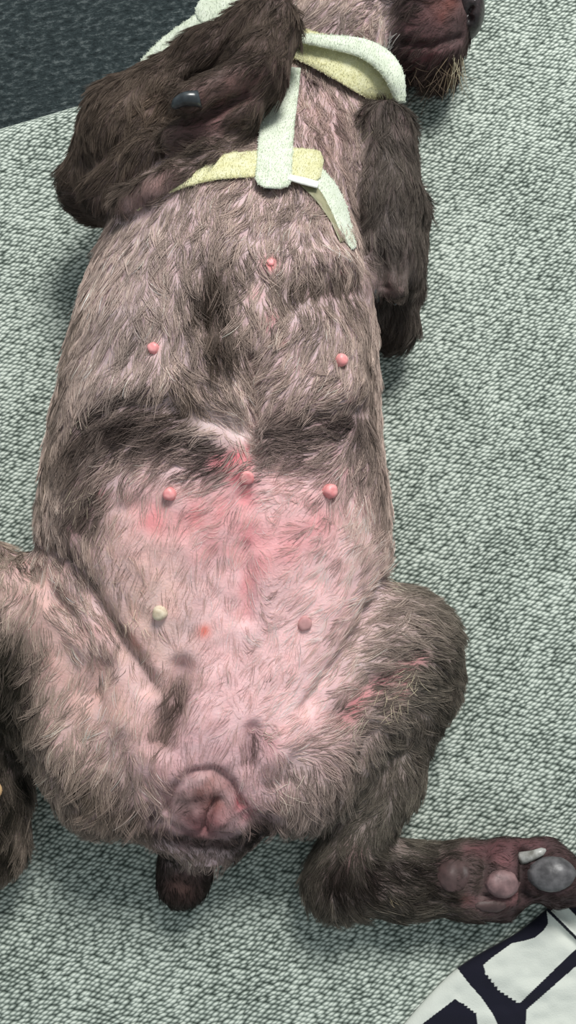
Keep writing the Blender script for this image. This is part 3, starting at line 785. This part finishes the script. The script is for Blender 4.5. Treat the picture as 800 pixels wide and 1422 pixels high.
nose_mat = plain_material('nose_leather', (34, 26, 27), (54, 42, 43), 900, .32, .55, .0004)
Vn, Qn = sdf_mesh([dict(k=10, p=[Ell(650, 20, 74, 22, 32, 38), Ell(638, 6, 76, 22, 26, 36)])], 1.6, 8)
Nn = normals(Vn, Qn); bn = make_bvh(Vn, Qn)
for pts, w, amp in [([(655, 12), (649, 20), (652, 26)], 5, -8), ([(664, 18), (662, 36)], 8, 2)]:
    idx, d = dab_dist(bn, Vn, pts, w); Vn[idx] += Nn[idx] * (amp * np.exp(-(d / w) ** 2))[:, None]
o = mesh_obj('nose', Vn, Qn, nose_mat); adopt(o, dog); o['label'] = 'dark brown leathery nose'
eye_mat = plain_material('eye_gloss', (14, 10, 8), (30, 20, 14), 60, .08, .6)
e = dome('eye', 560, -52, 15, 9, eye_mat)

# ------------------------------------------------------------------ harness of cream velvet straps
Vb, Qb = sdf_mesh([groups[TORSO], groups[HEAD], dict(k=10, join=20, p=[Cone((470, 80, 130, 52), (535, 125, 125, 40))])], 5.0, 12, floor=1.5)
bb = make_bvh(Vb, Qb)
harness = empty('dog_harness', W(420, 180, 0) * S)
tag(harness, 'cream velvet dog harness strapped round the neck and chest', 'harness')
velvet = plain_material('cream_velvet', (206, 203, 158), (220, 218, 182), 240, .95, .1, .0004, sheen=.5)
velvet_w = plain_material('ivory_velvet', (206, 214, 194), (220, 226, 210), 240, .95, .1, .0004, sheen=.5)
buckle_mat = plain_material('olive_plastic', (126, 124, 96), (156, 152, 122), 300, .4, .5)
buckle_w = plain_material('white_plastic', (220, 222, 214), (240, 242, 236), 300, .3, .5)
def smooth_path(pts, n):
    p = np.array(pts, float); t = np.concatenate([[0], np.cumsum(np.linalg.norm(np.diff(p[:, :2], axis=0), axis=1))]); t /= t[-1]
    g_ = np.linspace(0, 1, n); q = np.stack([np.interp(g_, t, p[:, i]) for i in range(p.shape[1])], 1)
    for _ in range(max(2, n // 6)):
        q[1:-1] = .25 * q[:-2] + .5 * q[1:-1] + .25 * q[2:]
    return q
def strap(name, pts, off, mat, thick=7.0, zs=None, round0=False, round1=False, n=36, m=9, bvt=None):
    pile = {'cream_velvet': (244, 241, 206), 'ivory_velvet': (240, 246, 232)}.get(mat.name)
    """pts: (x, y, width) on the photo; heights come from the dog's chest under the strap, or from zs"""
    q = smooth_path(pts, n); c = q[:, :2]; wd = q[:, 2]
    tg = np.gradient(c, axis=0); ln_ = np.linalg.norm(tg, axis=1, keepdims=True); tg /= ln_
    pr = np.stack([-tg[:, 1], tg[:, 0]], 1)
    arc = np.concatenate([[0], np.cumsum(np.linalg.norm(np.diff(c, axis=0), axis=1))])
    u = np.sin(np.linspace(-1, 1, m) * math.pi / 2)
    half = wd / 2
    for flag, dist in ((round0, arc), (round1, arc[-1] - arc)):
        if flag:
            rr = half * .55
            k_ = np.clip(dist / rr, 0, 1); half = half * (.45 + .55 * np.sqrt(np.clip(1 - (1 - k_) ** 2, 0, 1)))
    G = c[:, None] + pr[:, None] * (u[None, :, None] * half[:, None, None])
    if zs is None:
        Z = np.zeros((n, m))
        for i in range(n):
            for j in range(m):
                p, _n = cast(bvt or bt, G[i, j, 0], G[i, j, 1]); Z[i, j] = p[2] if p is not None else 8.0
        raw = Z.copy()
        for _ in range(8):
            Zp = np.pad(Z, 1, mode='edge')
            Z = np.maximum(.2 * (Zp[:-2, 1:-1] + Zp[2:, 1:-1] + Zp[1:-1, :-2] + Zp[1:-1, 2:] + Z), raw)
    else:
        zz = np.interp(np.linspace(0, 1, n), np.linspace(0, 1, len(zs)), zs); Z = np.repeat(zz[:, None], m, 1)
    edge = np.sqrt(np.clip(1 - u ** 2, 0, 1))[None, :]
    ftop = Z + off + thick * (.35 + .65 * edge) ; fbot = Z + off - .5 + 0 * edge
    Vs = [W(G[i, j, 0], G[i, j, 1], ftop[i, j]) for i in range(n) for j in range(m)] + [W(G[i, j, 0], G[i, j, 1], fbot[i, j]) for i in range(n) for j in range(m)]
    Fs = []; B = n * m
    for i in range(n - 1):
        for j in range(m - 1):
            a = i * m + j
            Fs.append((a, a + 1, a + m + 1, a + m)); Fs.append((B + a, B + a + m, B + a + m + 1, B + a + 1))
        a = i * m; Fs.append((a, a + m, B + a + m, B + a)); a = i * m + m - 1; Fs.append((a, B + a, B + a + m, a + m))
    for j in range(m - 1):
        Fs.append((j, B + j, B + j + 1, j + 1)); a = (n - 1) * m + j; Fs.append((a, a + 1, B + a + 1, B + a))
    o = mesh_obj(name, Vs, Fs, mat); adopt(o, harness)
    if pile is not None:
        Va = np.array(Vs).reshape(2, n, m, 3)[0]; g_ = np.random.default_rng(n + len(name)); nh = int(arc[-1] * wd.mean() * .3)
        a = g_.random(nh) * (n - 1.001); b = g_.random(nh) * (m - 1.001); ia, ib = a.astype(int), b.astype(int); fa, fb = (a - ia)[:, None], (b - ib)[:, None]
        p0 = Va[ia, ib] * (1 - fa) * (1 - fb) + Va[ia + 1, ib] * fa * (1 - fb) + Va[ia, ib + 1] * (1 - fa) * fb + Va[ia + 1, ib + 1] * fa * fb
        sd = Va[ia, -1] - Va[ia, 0]; sd /= np.linalg.norm(sd, axis=1, keepdims=True)
        dr = np.array([0, 0, 1.0]) + sd * (2.2 * (b / (m - 1) - .5) ** 3 * 4)[:, None] + g_.normal(0, .45, (nh, 3)); dr /= np.linalg.norm(dr, axis=1, keepdims=True)
        L_ = g_.uniform(1.2, 2.8, nh)
        hp = np.stack([p0 + dr * (L_ * t)[:, None] for t in (0, .5, 1)], 1)
        h = hair_object('velvet_pile', hp, np.full((nh, 3), .3) * np.array([1, .8, .3]), np.tile(lin(pile)[None, None], (nh, 3, 1)) * g_.uniform(.85, 1.1, nh)[:, None, None], harness, fur_mat)
        h.parent = o; h.matrix_parent_inverse = Matrix.Translation(-Vector(harness.location))
        h.matrix_parent_inverse = Matrix.Identity(4)
    return o
strap('girth_strap', [(185, 284, 22), (228, 256, 28), (255, 244, 32), (300, 231, 36), (355, 228, 36), (405, 226, 44), (448, 234, 50)], 2, velvet, round1=True)
strap('chest_strap', [(398, 92, 40), (394, 125, 42), (384, 180, 48), (379, 262, 50)], 9, velvet_w, round1=True)
strap('side_strap', [(440, 240, 20), (456, 262, 26), (470, 290, 26), (482, 325, 18), (492, 345, 8)], 2, velvet_w)
strap('strap_edge', [(420, 250, 14), (446, 275, 16), (466, 305, 14), (478, 335, 12)], 3, buckle_mat, thick=4)
strap('slider', [(401, 246, 9), (420, 251, 11), (442, 257, 10)], 12, buckle_w, thick=6)
strap('neck_strap', [(385, 52, 42), (420, 62, 44), (470, 82, 54), (520, 110, 58), (552, 134, 36)], 6, velvet, bvt=bb)
strap('neck_strap_fold', [(392, 50, 10), (425, 54, 14), (470, 60, 22), (505, 66, 28), (535, 84, 32), (550, 108, 28), (556, 144, 14)], 20, velvet_w, bvt=bb)
strap('shoulder_strap', [(205, 95, 30), (235, 66, 34), (275, 38, 34), (310, 14, 34), (360, -25, 36)], 0, velvet_w, zs=[60, 75, 92, 105, 120])
strap('shoulder_strap_loop', [(284, 34, 30), (292, 18, 46), (310, 0, 44), (330, -20, 40)], 10, velvet_w, zs=[112, 118, 122, 128], round0=True)
strap('slider', [(272, 42, 7), (288, 39, 9), (306, 36, 7)], 10, buckle_mat, zs=[122, 124, 126], thick=4)

# ------------------------------------------------------------------ printed cloth
def crop8(pts): return [(520 + x / 2.857, 1200 + y / 2.857) for x, y in pts]
def zigzag(a, b, n, amp=4.0):
    out = []
    a, b = np.array(a, float), np.array(b, float)
    for i in range(n):
        p0 = a + (b - a) * i / n; p1 = a + (b - a) * (i + 1) / n
        out += [tuple(p0), (p1[0], p0[1])]
    return out + [tuple(b)]
WHITE = [
    crop8([(60, 700), (115, 634), (215, 520), (325, 408), (372, 470), (425, 530), (470, 595), (500, 660), (500, 760), (60, 760)]),
    crop8([(432, 400), (470, 368), (545, 314), (600, 303), (640, 290), (672, 262), (690, 235), (683, 185), (800, 300), (860, 360), (860, 300), (800, 362), (780, 355)] + zigzag((578, 550), (500, 500), 5) + zigzag((500, 500), (440, 425), 5)),
    crop8([(860, 352), (800, 405)] + zigzag((605, 575), (600, 650), 5) + [(610, 800), (1000, 900), (1000, 300)]),
    crop8([(745, 148), (700, 185), (800, 285), (900, 380), (900, 300), (800, 205)]),
]
NAVY = [crop8([(150, 665), (190, 634), (320, 535)] + zigzag((345, 552), (405, 600), 5) + [(410, 640), (410, 800), (150, 800)]),
        crop8([(780, 355), (578, 550), (605, 576), (800, 405), (900, 318), (900, 250)])]
def inside(poly, X, Y):
    r = np.zeros(X.shape, bool); n = len(poly)
    for i in range(n):
        (x0, y0), (x1, y1) = poly[i], poly[(i + 1) % n]
        if y0 == y1: continue
        c = ((y0 > Y) != (y1 > Y)) & (X < (x1 - x0) * (Y - y0) / (y1 - y0) + x0)
        r ^= c
    return r
OUT = smooth_path([(440, 1640), (495, 1520), (558, 1424), (595, 1382), (632, 1344), (672, 1320), (712, 1300), (745, 1276), (768, 1252), (795, 1236), (840, 1215), (900, 1200)], 120)
def build_cloth():
    out = smooth_path([tuple(p) for p in OUT], 640)[:, :2]
    vs = np.concatenate([np.arange(0, 12, .6), np.arange(12, 250, 1.0), np.linspace(250, 420, 24)])
    ctr = np.array([930.0, 1640.0])
    dr = ctr - out; dl = np.linalg.norm(dr, axis=1, keepdims=True); dr /= dl
    ln = np.minimum(vs[None, :], dl * .98)
    X = out[:, None, 0] + dr[:, None, 0] * ln; Y = out[:, None, 1] + dr[:, None, 1] * ln
    d = np.full(X.shape, 1e9)
    for p in out[::8]: d = np.minimum(d, (X - p[0]) ** 2 + (Y - p[1]) ** 2)
    d = np.minimum(np.sqrt(d), ln)
    P3 = np.stack([X.ravel(), Y.ravel(), 0 * X.ravel()], 1)
    lift = np.clip(d / 22, 0, 1)
    Z = 1.5 + 11 * np.sqrt(np.clip(1 - (1 - lift) ** 2, 0, 1)) + lift * (2.2 * vnoise(P3 * np.array([.6, 1.4, 1]), 26, 41) + .8 * vnoise(P3, 12, 42)).reshape(X.shape)
    # raised fold beside the white hem
    fa, fb = np.array([762., 1264]), np.array([815., 1312])
    ab = fb - fa; t = np.clip(((X - fa[0]) * ab[0] + (Y - fa[1]) * ab[1]) / (ab @ ab), 0, 1)
    df = np.hypot(X - fa[0] - t * ab[0], Y - fa[1] - t * ab[1])
    Z += lift * (7 * np.exp(-(df / 5) ** 2) - 3 * np.exp(-((df - 12) / 6) ** 2))
    wht = np.zeros(X.shape, bool)
    for p in WHITE: wht |= inside(p, X, Y)
    for p in NAVY: wht &= ~inside(p, X, Y)
    col = np.where(wht[..., None], lin((206, 210, 202)), lin((20, 20, 34)))
    rx = (X - FW / 2) / FOC; ry = -(Y - FH / 2) / FOC
    dv = np.stack([rx, ry * CT + ST, ry * ST - CT], -1)
    Vc = (CAM + dv * ((Z - CAM[2]) / dv[..., 2])[..., None]).reshape(-1, 3)
    a, b = X.shape; ii = np.arange(a * b).reshape(a, b)
    Qc = np.stack([ii[:-1, :-1], ii[:-1, 1:], ii[1:, 1:], ii[1:, :-1]], -1).reshape(-1, 4)
    if normals(Vc, Qc)[:, 2].mean() < 0: Qc = Qc[:, ::-1]
    m = attr_material('printed_cotton', 'print', .85, .2, 1500.0, .0003, sheen=.1)
    o = mesh_obj('printed_cloth', Vc, Qc, m)
    set_color(o.data, 'print', col.reshape(-1, 3))
    sm = o.modifiers.new('thickness', 'SOLIDIFY'); sm.thickness = 1.4 * S; sm.offset = -1
    tag(o, 'white and navy printed cotton cloth beside the dog\'s hind paw', 'cloth')
    return o
build_cloth()

# ------------------------------------------------------------------ hand that steadies the hind leg, mostly beyond the frame
hand_groups = [dict(k=16, p=[Ell(-190, 1150, 66, 66, 74, 26)] + chain((-150, 1190, 74, 30), (-84, 1138, 118, 19), (-46, 1112, 124, 16), (-11, 1098, 118, 14.5)) + chain((-235, 1175, 66, 48), (-420, 1260, 60, 52), (-640, 1340, 60, 62)))]
for k_, (y0, y1, ln_) in enumerate([(1092, 1072, 0), (1128, 1110, 8), (1164, 1150, 4), (1196, 1188, -10)]):
    hand_groups.append(dict(k=8, join=7, p=chain((-160, y0, 58, 18), (-108, y1, 30, 16), (-60, y1, 18, 14), (-22 + ln_, y1 + 4, 19, 11))))
Vh, Qh = sdf_mesh(hand_groups, 2.5, 8, floor=1.5)
Vh = relax(Vh, Qh, 2)
hand_mat = plain_material('hand_skin', (226, 186, 140), (238, 204, 160), 120, .5, .35, .0003)
o = mesh_obj('person', Vh, Qh, hand_mat)
tag(o, 'bare hand at the picture edge, thumb tip resting on the hind leg', 'person')
